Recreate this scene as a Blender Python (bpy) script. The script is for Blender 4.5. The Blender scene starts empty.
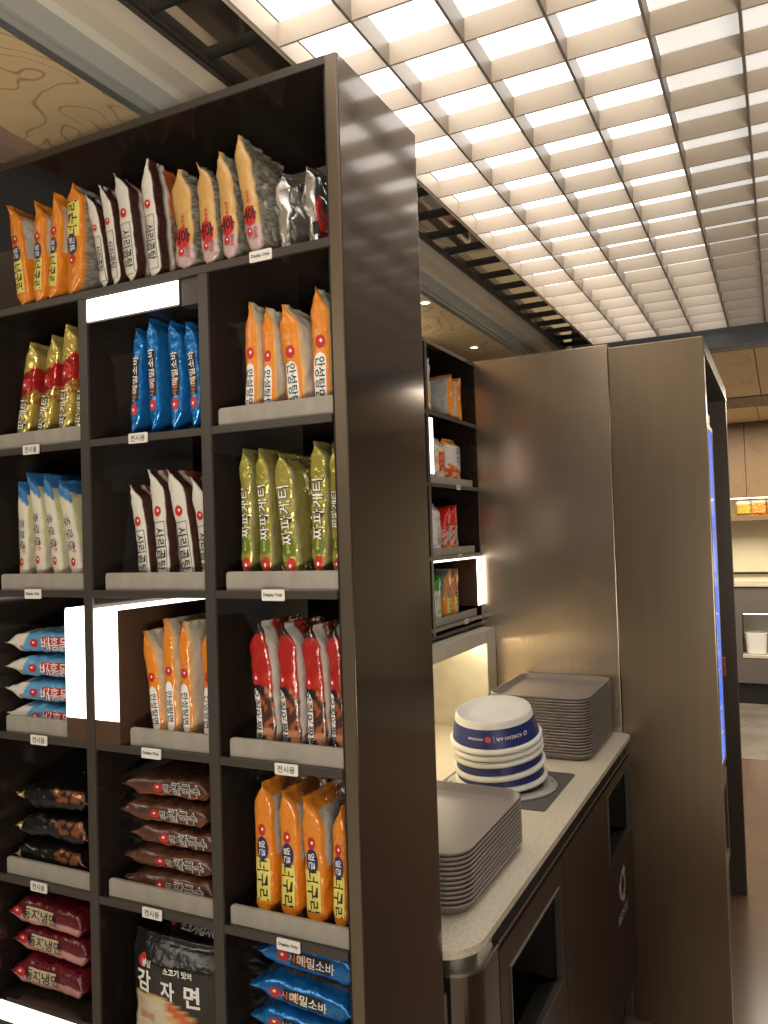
import bpy, bmesh, math, random
from mathutils import Vector, Matrix
from mathutils.bvhtree import BVHTree
from mathutils import noise as mnoise

SC = bpy.context.scene
COL = SC.collection
PI = math.pi

# ------------------------------------------------------------------ camera, world, exposure
def setup_camera():
    f, yaw, pitch, roll = 803.9, 0.458792, 0.029477, -0.031696
    cy, sy = math.cos(yaw), math.sin(yaw)
    F = Vector((-sy, cy, 0)); R = Vector((cy, sy, 0)); U = Vector((0, 0, 1))
    cp, sp = math.cos(pitch), math.sin(pitch)
    F, U = F * cp + U * sp, U * cp - F * sp
    cr, sr = math.cos(roll), math.sin(roll)
    R, U = R * cr + U * sr, U * cr - R * sr
    cd = bpy.data.cameras.new('camera'); cd.sensor_fit = 'HORIZONTAL'; cd.sensor_width = 36
    cd.lens = f / 768 * 36; cd.clip_start = 0.02; cd.clip_end = 60
    co = bpy.data.objects.new('camera', cd); COL.objects.link(co)
    m = Matrix.Identity(4)
    for i in range(3):
        m[i][0] = R[i]; m[i][1] = U[i]; m[i][2] = -F[i]
    m.translation = Vector((0.557247, -1.020624, 1.637))
    co.matrix_world = m
    SC.camera = co
setup_camera()
W = bpy.data.worlds.new('world'); SC.world = W; W.use_nodes = True
W.node_tree.nodes['Background'].inputs[0].default_value = (1.0, 0.9, 0.78, 1)
W.node_tree.nodes['Background'].inputs[1].default_value = 0.10
vs = SC.view_settings
vs.view_transform = 'Standard'; vs.look = 'None'; vs.gamma = 1; vs.use_curve_mapping = False
vs.exposure = 0.0
SC.cycles.max_bounces = 8; SC.cycles.glossy_bounces = 5; SC.cycles.diffuse_bounces = 4
SC.cycles.sample_clamp_indirect = 6

# light strengths
L_BRIGHT = 3.3      # diffuser columns above the shelf
L_MID = 2.2
L_DIM = 0.56        # the other diffuser columns
L_BOX = 4.0         # light boxes inside the shelves
L_NICHE = 42.0       # strip under the top of the stone niche
L_FAR = 6.5        # strip under the far wall cabinets

def area(name, loc, rot, size, sy, power, col):
    d = bpy.data.lights.new(name, 'AREA'); d.shape = 'RECTANGLE'; d.size = size; d.size_y = sy
    d.energy = power; d.color = col
    o = bpy.data.objects.new(name, d); COL.objects.link(o); o.location = loc; o.rotation_euler = rot
    return o
area('far_fill_light', (0.4, 6.2, 2.60), (0, 0, 0), 2.6, 1.6, 140, (1, .86, .66))  # added fill for the far end, no fitting behind it
area('aisle_fill_light', (1.3, 4.0, 2.62), (0, 0, 0), 0.8, 1.2, 25, (1, .86, .68))  # bare area light added to brighten the space past the kiosk

area('hall_fill_light', (-1.2, -2.7, 2.70), (0, 0, 0), 2.6, 2.6, 75, (1, .9, .76))  # added out of view, lights the pale floor for bounce onto the soffit
area('hall_upward_fill', (1.35, -1.95, 1.0), (PI - .12, -.12, 0), 1.1, .6, 95, (1, .9, .74))  # added behind the camera to lift cornice and soffit from below

# ------------------------------------------------------------------ materials
def nd(nt, t, **kw):
    n = nt.nodes.new(t)
    for k, v in kw.items(): setattr(n, k, v)
    return n
def mat(name, col, rough=.5, metal=0., emit=0., ecol=None, coat=0., spec=.5, noise=0., nscale=40., bump=0., bscale=200.,
        stretch=None, col2=None, trans=0.):
    m = bpy.data.materials.new(name); m.use_nodes = True
    nt = m.node_tree; b = nt.nodes['Principled BSDF']
    b.inputs['Base Color'].default_value = (*col, 1); b.inputs['Roughness'].default_value = rough
    b.inputs['Metallic'].default_value = metal; b.inputs['Coat Weight'].default_value = coat
    b.inputs['Coat Roughness'].default_value = .08
    b.inputs['Specular IOR Level'].default_value = spec
    b.inputs['Transmission Weight'].default_value = trans
    if emit:
        b.inputs['Emission Color'].default_value = (*(ecol or col), 1); b.inputs['Emission Strength'].default_value = emit
    tc = nd(nt, 'ShaderNodeTexCoord'); mp = nd(nt, 'ShaderNodeMapping')
    nt.links.new(tc.outputs['Object'], mp.inputs['Vector'])
    if stretch: mp.inputs['Scale'].default_value = stretch
    if noise or col2:
        n = nd(nt, 'ShaderNodeTexNoise'); n.inputs['Scale'].default_value = nscale; n.inputs['Detail'].default_value = 6
        nt.links.new(mp.outputs[0], n.inputs['Vector'])
        r = nd(nt, 'ShaderNodeValToRGB')
        c2 = col2 or tuple(c * (1 - noise) for c in col)
        r.color_ramp.elements[0].color = (*c2, 1); r.color_ramp.elements[0].position = .35
        r.color_ramp.elements[1].color = (*col, 1); r.color_ramp.elements[1].position = .65
        nt.links.new(n.outputs['Fac'], r.inputs[0]); nt.links.new(r.outputs[0], b.inputs['Base Color'])
    if bump:
        n2 = nd(nt, 'ShaderNodeTexNoise'); n2.inputs['Scale'].default_value = bscale; n2.inputs['Detail'].default_value = 3
        nt.links.new(mp.outputs[0], n2.inputs['Vector'])
        bp = nd(nt, 'ShaderNodeBump'); bp.inputs['Strength'].default_value = bump; bp.inputs['Distance'].default_value = .002
        nt.links.new(n2.outputs['Fac'], bp.inputs['Height']); nt.links.new(bp.outputs[0], b.inputs['Normal'])
    return m
def film(name, rough, metal, bump, scale):
    m = mat(name, (.5, .5, .5), rough, metal, coat=.35, bump=bump, bscale=scale)
    nt = m.node_tree; nt.nodes['Bump'].inputs['Distance'].default_value = .006
    a = nd(nt, 'ShaderNodeAttribute'); a.attribute_name = 'print'
    nt.links.new(a.outputs['Color'], nt.nodes['Principled BSDF'].inputs['Base Color'])
    return m
def plywood(name, c1, c2, scale, stretch, rough=.5):
    m = mat(name, c1, rough)
    nt = m.node_tree; b = nt.nodes['Principled BSDF']
    tc = nd(nt, 'ShaderNodeTexCoord'); mp = nd(nt, 'ShaderNodeMapping'); mp.inputs['Scale'].default_value = stretch
    nt.links.new(tc.outputs['Object'], mp.inputs['Vector'])
    n = nd(nt, 'ShaderNodeTexNoise'); n.inputs['Scale'].default_value = scale; n.inputs['Detail'].default_value = 1.5
    n.inputs['Distortion'].default_value = .6
    nt.links.new(mp.outputs[0], n.inputs['Vector'])
    mul = nd(nt, 'ShaderNodeMath', operation='MULTIPLY'); mul.inputs[1].default_value = 9
    fr = nd(nt, 'ShaderNodeMath', operation='FRACT')
    nt.links.new(n.outputs['Fac'], mul.inputs[0]); nt.links.new(mul.outputs[0], fr.inputs[0])
    r = nd(nt, 'ShaderNodeValToRGB')
    r.color_ramp.elements[0].color = (*c1, 1); r.color_ramp.elements[0].position = .0
    e = r.color_ramp.elements.new(.82); e.color = (*c1, 1)
    e = r.color_ramp.elements.new(.93); e.color = (*c2, 1)
    r.color_ramp.elements[-1].color = (*c1, 1)
    nt.links.new(fr.outputs[0], r.inputs[0]); nt.links.new(r.outputs[0], b.inputs['Base Color'])
    return m

M = {}
M['laminate'] = mat('dark laminate', (.022, .016, .013), .10, spec=.7, noise=.2, nscale=3)
M['panel'] = mat('bronze lacquer', (.115, .088, .072), .13, .85, spec=1.0, bump=.03, bscale=200, coat=.6)
M['edge'] = mat('bronze edge', (.075, .064, .055), .38, .4)
M['post'] = mat('bronze post', (.18, .14, .10), .32, .7)
M['black'] = mat('black gap', (.008, .007, .006), .5)
M['lip'] = mat('grey stone board', (.34, .31, .265), .55, noise=.14, nscale=45, stretch=(1, 1, .3))
M['tag'] = mat('white card', (.75, .72, .66), .5)
M['ink'] = mat('black ink', (.012, .011, .012), .5)
M['inkwhite'] = mat('white ink', (.82, .80, .76), .45)
M['inkred'] = mat('red ink', (.50, .02, .02), .4)
M['inkblue'] = mat('navy ink', (.015, .025, .10), .4)
M['inkyel'] = mat('yellow ink', (.72, .62, .14), .4)
M['inkorange'] = mat('orange ink', (.62, .25, .10), .4)
M['inktan'] = mat('tan ink', (.55, .47, .30), .45)
M['inkgreen'] = mat('green ink', (.10, .16, .02), .4)
M['inkpink'] = mat('pink ink', (.55, .28, .26), .45)
M['lightbox'] = mat('lit diffuser', (.9, .88, .82), .5, emit=L_BOX, ecol=(1, .93, .80))
M['boxside'] = mat('brown box side', (.085, .048, .03), .2)
M['film'] = film('printed film', .25, .0, .8, 38)
M['foil'] = film('printed foil', .2, .5, .9, 38)
M['silver'] = mat('crumpled silver foil', (.62, .60, .58), .22, .9, bump=.6, bscale=60)
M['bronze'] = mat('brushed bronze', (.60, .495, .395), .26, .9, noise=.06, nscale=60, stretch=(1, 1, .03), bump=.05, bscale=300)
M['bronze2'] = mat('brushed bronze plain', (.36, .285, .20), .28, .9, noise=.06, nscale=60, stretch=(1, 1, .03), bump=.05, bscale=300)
M['darkframe'] = mat('dark metal frame', (.045, .04, .037), .35, .4)
M['jamb'] = mat('bronze brown jamb', (.13, .105, .085), .4, .3)
M['stone'] = mat('speckled cream stone', (.70, .63, .50), .42, col2=(.56, .49, .38), nscale=130)
M['stonewarm'] = mat('pale stone niche', (.62, .56, .45), .5, noise=.12, nscale=18)
M['steel'] = mat('satin steel', (.32, .31, .29), .3, .9)
M['cab'] = mat('brown cabinet laminate', (.034, .021, .015), .32, spec=.35)
M['inner'] = mat('dark inside', (.015, .014, .013), .4)
M['tray'] = mat('grey brown plastic', (.25, .21, .195), .38, bump=.05, bscale=400)
M['paper'] = mat('white paper board', (.80, .775, .72), .45)
M['bandblue'] = mat('navy printed band', (.018, .028, .15), .4)
M['ring'] = mat('grey dispenser ring', (.42, .41, .40), .35, .3)
M['plate'] = mat('dark grey plate', (.10, .095, .09), .4)
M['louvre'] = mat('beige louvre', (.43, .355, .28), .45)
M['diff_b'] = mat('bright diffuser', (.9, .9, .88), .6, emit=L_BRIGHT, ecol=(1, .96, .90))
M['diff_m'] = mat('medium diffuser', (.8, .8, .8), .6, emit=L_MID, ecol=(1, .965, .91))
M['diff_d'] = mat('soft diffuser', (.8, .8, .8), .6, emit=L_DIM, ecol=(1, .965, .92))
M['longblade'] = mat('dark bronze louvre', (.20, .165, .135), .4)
M['mirror'] = mat('brown mirror', (.68, .62, .52), .06, .95)
M['beige'] = mat('beige trim paint', (.60, .53, .44), .5)
M['pale'] = mat('pale trim paint', (.68, .65, .56), .5)
M['bluegrey'] = mat('blue grey trim paint', (.34, .345, .34), .45)
M['slate'] = mat('dark slate trim', (.11, .115, .12), .4)
M['ply'] = plywood('pale plywood', (.62, .47, .27), (.34, .23, .11), 4.2, (1.6, .8, 1))
M['plyfar'] = plywood('golden plywood', (.80, .62, .36), (.68, .51, .28), 1.2, (1, .6, 1))
M['plycab'] = plywood('brown plywood', (.20, .125, .06), (.16, .10, .045), 3.0, (1, 1, .8))
M['purple'] = mat('purple brown wood', (.26, .17, .135), .5, noise=.35, nscale=12, stretch=(4, .4, 6))
M['floor'] = mat('brown polished floor', (.145, .088, .060), .22, noise=.15, nscale=3, bump=.05, bscale=4)
M['palefloor'] = mat('pale bounce floor', (.62, .56, .48), .4, noise=.1, nscale=2)  # unseen floor, coloured pale to bounce light up to the soffit
M['cove'] = mat('cove strip', (1, .9, .7), .5, emit=7, ecol=(1, .87, .64))
M['tile'] = mat('grey stone tile', (.21, .19, .17), .4, col2=(.14, .125, .11), nscale=5)
M['cream'] = mat('cream backsplash', (.86, .77, .55), .5, noise=.06, nscale=8)
M['farcab'] = mat('grey brown counter front', (.135, .12, .112), .4)
M['wallp'] = mat('warm grey wall', (.30, .25, .20), .6)
M['screen'] = mat('blue screen', (.02, .05, .3), .1, emit=1.0, ecol=(.10, .22, .85))
M['led'] = mat('warm strip', (1, .9, .7), .5, emit=L_NICHE, ecol=(1, .86, .56))
M['ledfar'] = mat('far warm strip', (1, .9, .7), .5, emit=L_FAR, ecol=(1, .85, .55))
M['white'] = mat('white ceramic', (.8, .8, .77), .3)
M['redbtn'] = mat('orange red plastic', (.6, .09, .03), .4)
M['down'] = mat('downlight lens', (1, .95, .85), .5, emit=8, ecol=(1, .9, .7))

# ------------------------------------------------------------------ helpers
def B(bm, x0, x1, y0, y1, z0, z1, bev=0., seg=2, mi=0):
    vs_ = [bm.verts.new(p) for p in ((x0, y0, z0), (x1, y0, z0), (x1, y1, z0), (x0, y1, z0), (x0, y0, z1), (x1, y0, z1), (x1, y1, z1), (x0, y1, z1))]
    fs = [bm.faces.new([vs_[i] for i in q]) for q in ((3, 2, 1, 0), (4, 5, 6, 7), (0, 1, 5, 4), (1, 2, 6, 5), (2, 3, 7, 6), (3, 0, 4, 7))]
    for f in fs: f.material_index = mi
    if bev:
        es = {e for f in fs for e in f.edges}
        bmesh.ops.bevel(bm, geom=list(es), offset=bev, segments=seg, affect='EDGES', profile=.7)
def lathe(bm, prof, c=(0, 0), n=48, z=0., cap0=True, cap1=True, mi=0):
    rings = []
    for r, h in prof:
        rings.append([bm.verts.new((c[0] + r * math.cos(2 * PI * i / n), c[1] + r * math.sin(2 * PI * i / n), z + h)) for i in range(n)])
    for a, b in zip(rings, rings[1:]):
        for i in range(n):
            f = bm.faces.new((a[i], a[(i + 1) % n], b[(i + 1) % n], b[i])); f.material_index = mi; f.smooth = True
    if cap0: bm.faces.new(rings[0][::-1])
    if cap1: bm.faces.new(rings[-1])
def rrect(w, d, r, n=6):
    pts = []
    for cx, cy, a0 in ((w / 2 - r, d / 2 - r, 0), (-w / 2 + r, d / 2 - r, PI / 2), (-w / 2 + r, -d / 2 + r, PI), (w / 2 - r, -d / 2 + r, 1.5 * PI)):
        for i in range(n + 1):
            a = a0 + PI / 2 * i / n
            pts.append((cx + r * math.cos(a), cy + r * math.sin(a)))
    return pts
def loft(bm, rings, cap0=True, cap1=True, smooth=False):
    R = [[bm.verts.new(p) for p in r] for r in rings]
    n = len(R[0])
    for a, b in zip(R, R[1:]):
        for i in range(n):
            f = bm.faces.new((a[i], a[(i + 1) % n], b[(i + 1) % n], b[i])); f.smooth = smooth
    if cap0: bm.faces.new(R[0][::-1])
    if cap1: bm.faces.new(R[-1])
def root(name, loc, label, cat, group=None, kind=None):
    o = bpy.data.objects.new(name, None); COL.objects.link(o); o.location = loc
    o.empty_display_size = .05
    tag(o, label, cat, group, kind)
    return o
def tag(o, label=None, cat=None, group=None, kind=None):
    if label: o['label'] = label
    if cat: o['category'] = cat
    if group: o['group'] = group
    if kind: o['kind'] = kind
    return o
def wloc(o):
    v = Vector((0, 0, 0))
    while o: v += o.location; o = o.parent
    return v
def obj(name, bm, m, parent=None, recalc=True, smooth_angle=None):
    """one mesh object; vertices are given in world space"""
    if recalc: bmesh.ops.recalc_face_normals(bm, faces=bm.faces)
    if parent is not None: bmesh.ops.translate(bm, verts=bm.verts, vec=-wloc(parent))
    me = bpy.data.meshes.new(name); bm.to_mesh(me); bm.free()
    for x in (m if isinstance(m, (list, tuple)) else [m]): me.materials.append(M[x])
    o = bpy.data.objects.new(name, me); COL.objects.link(o); o.parent = parent
    return o
def boxobj(name, b, m, parent=None, bev=0., seg=2):
    bm = bmesh.new(); B(bm, *b, bev=bev, seg=seg)
    return obj(name, bm, m, parent)
def struct(name, b, m, bev=0.):
    o = boxobj(name, b, m, None, bev); o['kind'] = 'structure'; return o

_tc = {}
def textgeo(s, size, offset=0., bold=0.):
    """flat glyph geometry, centred: list of 2D verts and faces"""
    k = (s, size, offset)
    if k in _tc: return _tc[k]
    c = bpy.data.curves.new('glyphs', 'FONT'); c.body = s; c.size = size; c.resolution_u = 2
    c.align_x = 'CENTER'; c.offset = offset * size
    o = bpy.data.objects.new('glyphs', c); COL.objects.link(o)
    dg = bpy.context.evaluated_depsgraph_get()
    me = bpy.data.meshes.new_from_object(o.evaluated_get(dg))
    V = [(v.co.x, v.co.y) for v in me.vertices]; Fc = [tuple(p.vertices) for p in me.polygons]
    bpy.data.objects.remove(o); bpy.data.curves.remove(c); bpy.data.meshes.remove(me)
    ys = [v[1] for v in V] or [0]; xs = [v[0] for v in V] or [0]
    my = (min(ys) + max(ys)) / 2; mx = (min(xs) + max(xs)) / 2
    V = [(x - mx, y - my) for x, y in V]
    _tc[k] = (V, Fc); return _tc[k]
def put_faces(bm, V, Fc, mi=0):
    vv = [bm.verts.new(p) for p in V]
    for f in Fc:
        try: bm.faces.new([vv[i] for i in f]).material_index = mi
        except ValueError: pass

# ------------------------------------------------------------------ the setting
FZ = -.115
struct('floor', (-5, 5, -.4, 5.59, -.2, FZ), 'floor')
struct('floor', (-5, 5, -5, -.4, -.2, FZ), 'palefloor')
o = boxobj('floor', (-5, 5, 5.59, 8.2, -.2, FZ + .001), 'tile'); o['kind'] = 'structure'
struct('ceiling', (-5, 5, -5, 8.2, 2.74, 2.8), 'wallp')
# cornice beside the louvres: stepped profile running away from the camera
struct('trim_1', (-.378, -.366, -3.0, 2.95, 2.523, 2.74), 'darkframe')
struct('trim_2', (-.420, -.378, -3.0, 2.95, 2.481, 2.74), 'beige')
struct('trim_3', (-.443, -.420, -3.0, 2.95, 2.4815, 2.74), 'pale')
bm = bmesh.new(); B(bm, -.452, -.443, -3.0, 2.95, 2.440, 2.74); obj('trim_4', bm, 'bluegrey')['kind'] = 'structure'
struct('trim_5', (-.4555, -.452, -3.0, 2.95, 2.450, 2.74), 'black')
struct('trim_6', (-.470, -.4555, -3.0, 2.95, 2.438, 2.74), 'bluegrey')
struct('trim_7', (-.486, -.470, -3.0, 2.95, 2.436, 2.74), 'slate')
def panels(name, m, xs, ys, z0, z1, gap=.003):
    bm = bmesh.new()
    for a, b in zip(xs, xs[1:]):
        for c, d in zip(ys, ys[1:]):
            B(bm, a + gap / 2, b - gap / 2, c + gap / 2, d - gap / 2, z0, z1)
    o = obj(name, bm, m); o['kind'] = 'structure'; return o
panels('ceiling_soffit', 'ply', (-.755, -.486), (-3.0, .82, 1.72, 2.62, 3.5), 2.438, 2.47)
panels('ceiling_plywood', 'plyfar', (-2.4, -1.6, -.8, .0, .455, 1.3, 2.1, 3.1), (3.06, 4.0, 5.25, 5.88), 2.64, 2.68, .006)
panels('ceiling_plywood', 'plyfar', (-2.4, -1.6, -.8, .0, .405, 1.3, 2.1, 3.1), (6.47, 8.1), 2.64, 2.68, .006)
struct('trim_8', (-2.4, 3.1, 5.88, 6.47, 2.63, 2.70), 'purple')
struct('trim_9', (-.34, 3.1, 2.95, 3.06, 2.445, 2.74), 'slate', .012)
struct('wall_left', (-.85, -.745, .33, 2.05, FZ, 2.37), 'purple')
struct('trim_10', (-.85, -.745, -3.0, 3.0, 2.37, 2.74), 'purple')
struct('wall_back', (-5, 5, 8.0, 8.2, FZ, 2.74), 'cream')

# louvre ceiling
GX, GY, GS = -.0747, .1905, .1508
lv = root('louvre_ceiling', (GX, 0, 2.527), 'beige square louvre grid hung under the lit ceiling panels', 'ceiling grid')
I0, I1, J0, J1 = -1, 19, -20, 18
for i in range(I0, I1 + 1):
    x = GX + GS * i
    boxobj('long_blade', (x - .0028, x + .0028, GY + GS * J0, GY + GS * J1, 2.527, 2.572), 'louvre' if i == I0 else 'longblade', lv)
for j in range(J0, J1 + 1):
    y = GY + GS * j
    boxobj('cross_blade', (GX + GS * I0, GX + GS * I1, y - .0025, y + .0025, 2.5275, 2.5715), 'louvre', lv)
order = ['leftmost, above the shelf side panel', 'second from the left', 'third from the left', 'fourth from the left', 'fifth from the left', 'sixth from the left', 'seventh from the left',
         'eighth from the left', 'ninth from the left', 'tenth from the left']
for n in range(10):
    a = GX + GS * (I0 + 2 * n) ; b = a + GS * 2
    if n == 0: b = a + GS * 1.0 + GS
    mm = 'diff_b' if n == 0 else ('diff_m' if n == 1 else 'diff_d')
    bm = bmesh.new(); B(bm, a + .002, b - .002, GY + GS * J0, GY + GS * J1, 2.578, 2.60)
    o = obj('ceiling_light', bm, mm)
    tag(o, 'lit white diffuser strip over the louvre grid, ' + order[n], 'ceiling light', 'diffuser strips over the louvres')
ms = root('mirror_strip', (-.297, 0, 2.53), 'narrow brown mirror strip with black slats beside the louvre grid', 'mirror strip')
boxobj('mirror_panel', (-.366, -.2285, -2.8, 2.93, 2.540, 2.552), 'mirror', ms)
for j in range(-19, 19):
    y = GY + GS * j - .03
    boxobj('slat', (-.362, -.233, y - .004, y + .004, 2.529, 2.540), 'black', ms)
boxobj('edge_rail', (-.366, -.358, -2.8, 2.93, 2.527, 2.540), 'darkframe', ms)
boxobj('edge_rail', (-.2335, -.2285, -2.8, 2.93, 2.527, 2.540), 'beige', ms)
for k, (x, y) in enumerate(((-.514, 1.52), (-.60, 2.25))):
    d = root('downlight', (x, y, 2.438), 'small recessed downlight in plywood soffit, ' + ('nearer the shelf' if k == 0 else 'near the bronze wall'), 'downlight', 'downlights in the soffit')
    bm = bmesh.new(); lathe(bm, ((.022, 0), (.022, -.004), (.016, -.004), (.016, 0)), (x, y), 20, 2.438, False, False); obj('rim', bm, 'white', d)
    bm = bmesh.new(); lathe(bm, ((.015, -.001), (.015, -.002)), (x, y), 20, 2.438); obj('lens', bm, 'down', d)

# ------------------------------------------------------------------ front display shelf
SH = {1: 2.079, 2: 1.819, 3: 1.559, 4: 1.299, 5: 1.039, 6: .773, 7: .513}
TH, DEP = .0125, .272
ds = root('display_shelf', (-.5, .14, 0), 'tall dark brown open display shelf full of noodle packets, with bronze end panel', 'display shelf')
bm = bmesh.new(); B(bm, -.0195, 0, 0.0, .2821, FZ, 2.3505, .0012); obj('end_panel', bm, 'panel', ds)
boxobj('edge_post', (-.0195, -.0005, -.0045, .0, FZ, 2.349), 'post', ds, .001)
boxobj('shadow_gap', (-.027, -.0195, .004, .28, FZ, 2.338), 'black', ds)
bm = bmesh.new(); B(bm, -1.30, -.0005, .0, .2821, 2.3375, 2.3505, .001); obj('top_board', bm, 'laminate', ds)
boxobj('top_edge', (-1.30, -.0195, -.003, 0, 2.3375, 2.3505), 'edge', ds, .0008)
DIV = ((-.2669, -.2474), (-.5308, -.5113), (-.7945, -.775), (-1.06, -1.04))
for a, b in DIV:
    d = boxobj('divider', (a, b, .003, DEP, .1, SH[1] - TH), 'laminate', ds)
    boxobj('divider_edge', (a, b, -.002, .003, .1, SH[1] - TH), 'edge', d, .0008)
bays = ((-.2474, -.027), (-.5113, -.2669), (-.775, -.5308), (-1.04, -.7945))
s = boxobj('shelf_board', (-1.30, -.027, .003, DEP, SH[1] - TH, SH[1]), 'laminate', ds)
boxobj('shelf_edge', (-1.30, -.0195, -.003, .003, SH[1] - TH - .001, SH[1]), 'edge', s, .0008)
for k in range(2, 8):
    for a, b in bays:
        s = boxobj('shelf_board', (a, b, .003, DEP, SH[k] - TH, SH[k]), 'laminate', ds)
        boxobj('shelf_edge', (a, b, -.001, .003, SH[k] - TH, SH[k]), 'edge', s, .0008)
boxobj('plinth', (-1.30, -.027, .02, .27, FZ, .1), 'laminate', ds)
boxobj('end_panel', (-1.32, -1.30, 0, .282, FZ, 2.35), 'laminate', ds)
LIPS = ((2, -.753, -.5315), (2, -.240, -.0275), (3, -.752, -.5315), (3, -.490, -.2675), (3, -.233, -.0275), (4, -.745, -.583),
        (4, -.441, -.2675), (4, -.234, -.0275), (5, -.750, -.5315), (5, -.497, -.2675), (5, -.241, -.0275))
def slab_xz(bm, x0, x1, y0, y1, z0, z1, r=.006):
    """upright board with rounded upper corners"""
    pts = [(x0, z0), (x1, z0)]
    for cx, a0 in ((x1 - r, 0), (x0 + r, PI / 2)):
        for i in range(5):
            a = a0 + PI / 2 * i / 4; pts.append((cx + r * math.cos(a), z1 - r + r * math.sin(a)))
    loft(bm, [[(p[0], y0, p[1]) for p in pts], [(p[0], y1, p[1]) for p in pts]])
for k, a, b in LIPS:
    bm = bmesh.new(); slab_xz(bm, a, b, .009, .0145, SH[k], SH[k] + .029)
    obj('front_board', bm, 'lip', ds)
TAGS = ((1, -.142, 'e'), (2, -.651, 'k'), (2, -.397, 'k'), (3, -.653, 'e'), (3, -.136, 'e'), (4, -.645, 'k'), (4, -.384, 'e'),
        (4, -.121, 'k'), (5, -.652, 'k'), (5, -.390, 'k'), (5, -.126, 'e'))
for k, x, lang in TAGS:
    w, h, z = .0205, .0085, SH[k] - .0065
    bm = bmesh.new(); pts = rrect(w * 2, h * 2, .002, 3)
    loft(bm, [[(x + p[0], -.0034, z + p[1]) for p in pts], [(x + p[0], -.005, z + p[1]) for p in pts]])
    t = obj('price_tag', bm, 'tag', ds)
    V, Fc = textgeo('Display Only', .0066, .03) if lang == 'e' else textgeo('전시용', .0115, .012)
    bm = bmesh.new(); put_faces(bm, [(x + p[0], -.0053, z + p[1]) for p in V], Fc); obj('lettering', bm, 'ink', t, False)
# light boxes
def lightbox(name, front, body, mbody, parent, top=None):
    b = boxobj(name, body, mbody, parent)
    boxobj('lit_face', front, 'lightbox', b)
    if top: boxobj('lit_top', top, 'lightbox', b)
lightbox('light_box', (-.510, -.307, -.0015, .0, 2.0245, 2.063), (-.5105, -.3065, .0, .20, 2.0215, 2.066), 'laminate', ds)
boxobj('light_box_bracket', (-.3065, -.268, .004, .03, 2.0215, 2.066), 'edge', ds)
lightbox('light_box', (-.5095, -.456, -.0015, 0, 1.338, 1.524), (-.5105, -.455, 0, .265, SH[4], 1.525), 'boxside', ds, (-.5095, -.456, 0, .265, 1.525, 1.5275))
lightbox('light_box', (-.578, -.532, -.0015, 0, 1.338, 1.524), (-.579, -.5312, 0, .265, SH[4], 1.525), 'boxside', ds, (-.578, -.532, 0, .265, 1.525, 1.5275))
lightbox('light_box', (-.762, -.551, -.0015, 0, .776, .810), (-.7745, -.5312, 0, .25, SH[6], .812), 'laminate', ds)
boxobj('box_lid', (-.745, -.5312, -.001, .255, .812, .8195), 'laminate', ds)
boxobj('back_panel', (-.455, -.267, .262, .268, SH[4], SH[3] - TH), 'boxside', ds)
boxobj('back_panel', (-.775, -.531, .262, .268, SH[4], SH[3] - TH), 'boxside', ds)

# ------------------------------------------------------------------ noodle packets
def mix(a, b, t): return tuple(x + (y - x) * t for x, y in zip(a, b))
ORANGE = (.70, .225, .018); WHITE = (.70, .665, .60); GREY = (.30, .285, .25)
def nz(x, y, z): return mnoise.noise(Vector((x, y, z)))
def fleck(a, b, P, sc, th=0.): return b if nz(P[0] * sc, P[1] * sc, P[2] * sc) > th else a
# each colour function: side, s (-1..1 across that side), t (0 at reading start .. 1), P position, seed
def c_neoguri(side, s, t, P, sd):
    if side == 'spine': return ORANGE
    if side == 'back' or (side == 'left'): return ORANGE if t > .5 else GREY
    if s < -.8: return ORANGE
    if t < .12: return ORANGE
    if t < .6 + .08 * math.sin(s * 2): return (.52, .49, .44)
    if t > .74 and s > -.2 - (t - .74) * 2: return (.42, .40, .36)
    return ORANGE
def c_neoguri_b(side, s, t, P, sd):
    if side == 'spine' or s < -.85: return ORANGE
    return fleck((.30, .285, .24), (.17, .165, .14), P, 420, .05)
def c_gom(side, s, t, P, sd):
    if side == 'spine': return (.64, .615, .55) if s < .86 else (.05, .018, .012)
    if side == 'right':
        if s < -.62: return (.045, .016, .012)
        if s < -.48: return WHITE
        if t < .42: return mix((.40, .07, .015), (.55, .17, .05), t / .42)
        if t < .8: return fleck((.33, .22, .12), (.14, .07, .035), P, 120)
        return (.30, .10, .06)
    return WHITE
def c_huroo(side, s, t, P, sd):
    if side == 'spine': return (.56, .325, .105) if t < .7 + .04 * s else fleck((.50, .36, .34), (.36, .24, .24), P, 90)
    return fleck((.24, .22, .17), (.12, .11, .085), P, 420, .05)
def c_sach(side, s, t, P, sd):
    g = (.66, .52, .14)
    if .50 < t + .06 * s < .72: return (.42, .025, .02)
    if .38 < t + .06 * s <= .50: return fleck((.30, .13, .03), (.50, .34, .10), P, 260)
    return g if side in ('spine', 'right') else (.45, .36, .10)
BLUE = (.015, .175, .50)
def c_soba(side, s, t, P, sd):
    if side == 'right' and s > -.55 and .02 < t < .98: return fleck((.30, .29, .26), (.20, .19, .17), P, 300)
    return BLUE
def c_ans(side, s, t, P, sd):
    if side == 'spine': return ORANGE if s < .9 else (.70, .45, .2)
    if side == 'right': return (.70, .5, .25) if s < -.9 else (.60, .565, .48)
    return ORANGE
def c_udon(side, s, t, P, sd):
    if t < .17 + .07 * s * (1 if side == 'spine' else .6): return (.035, .16, .38)
    if side == 'right':
        if s > -.5: return fleck((.40, .37, .24), (.27, .25, .15), P, 330)
        return (.52, .50, .28) if t < .6 else (.50, .46, .36)
    if t > .86: return (.44, .34, .24)
    return (.62, .585, .46)
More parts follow.
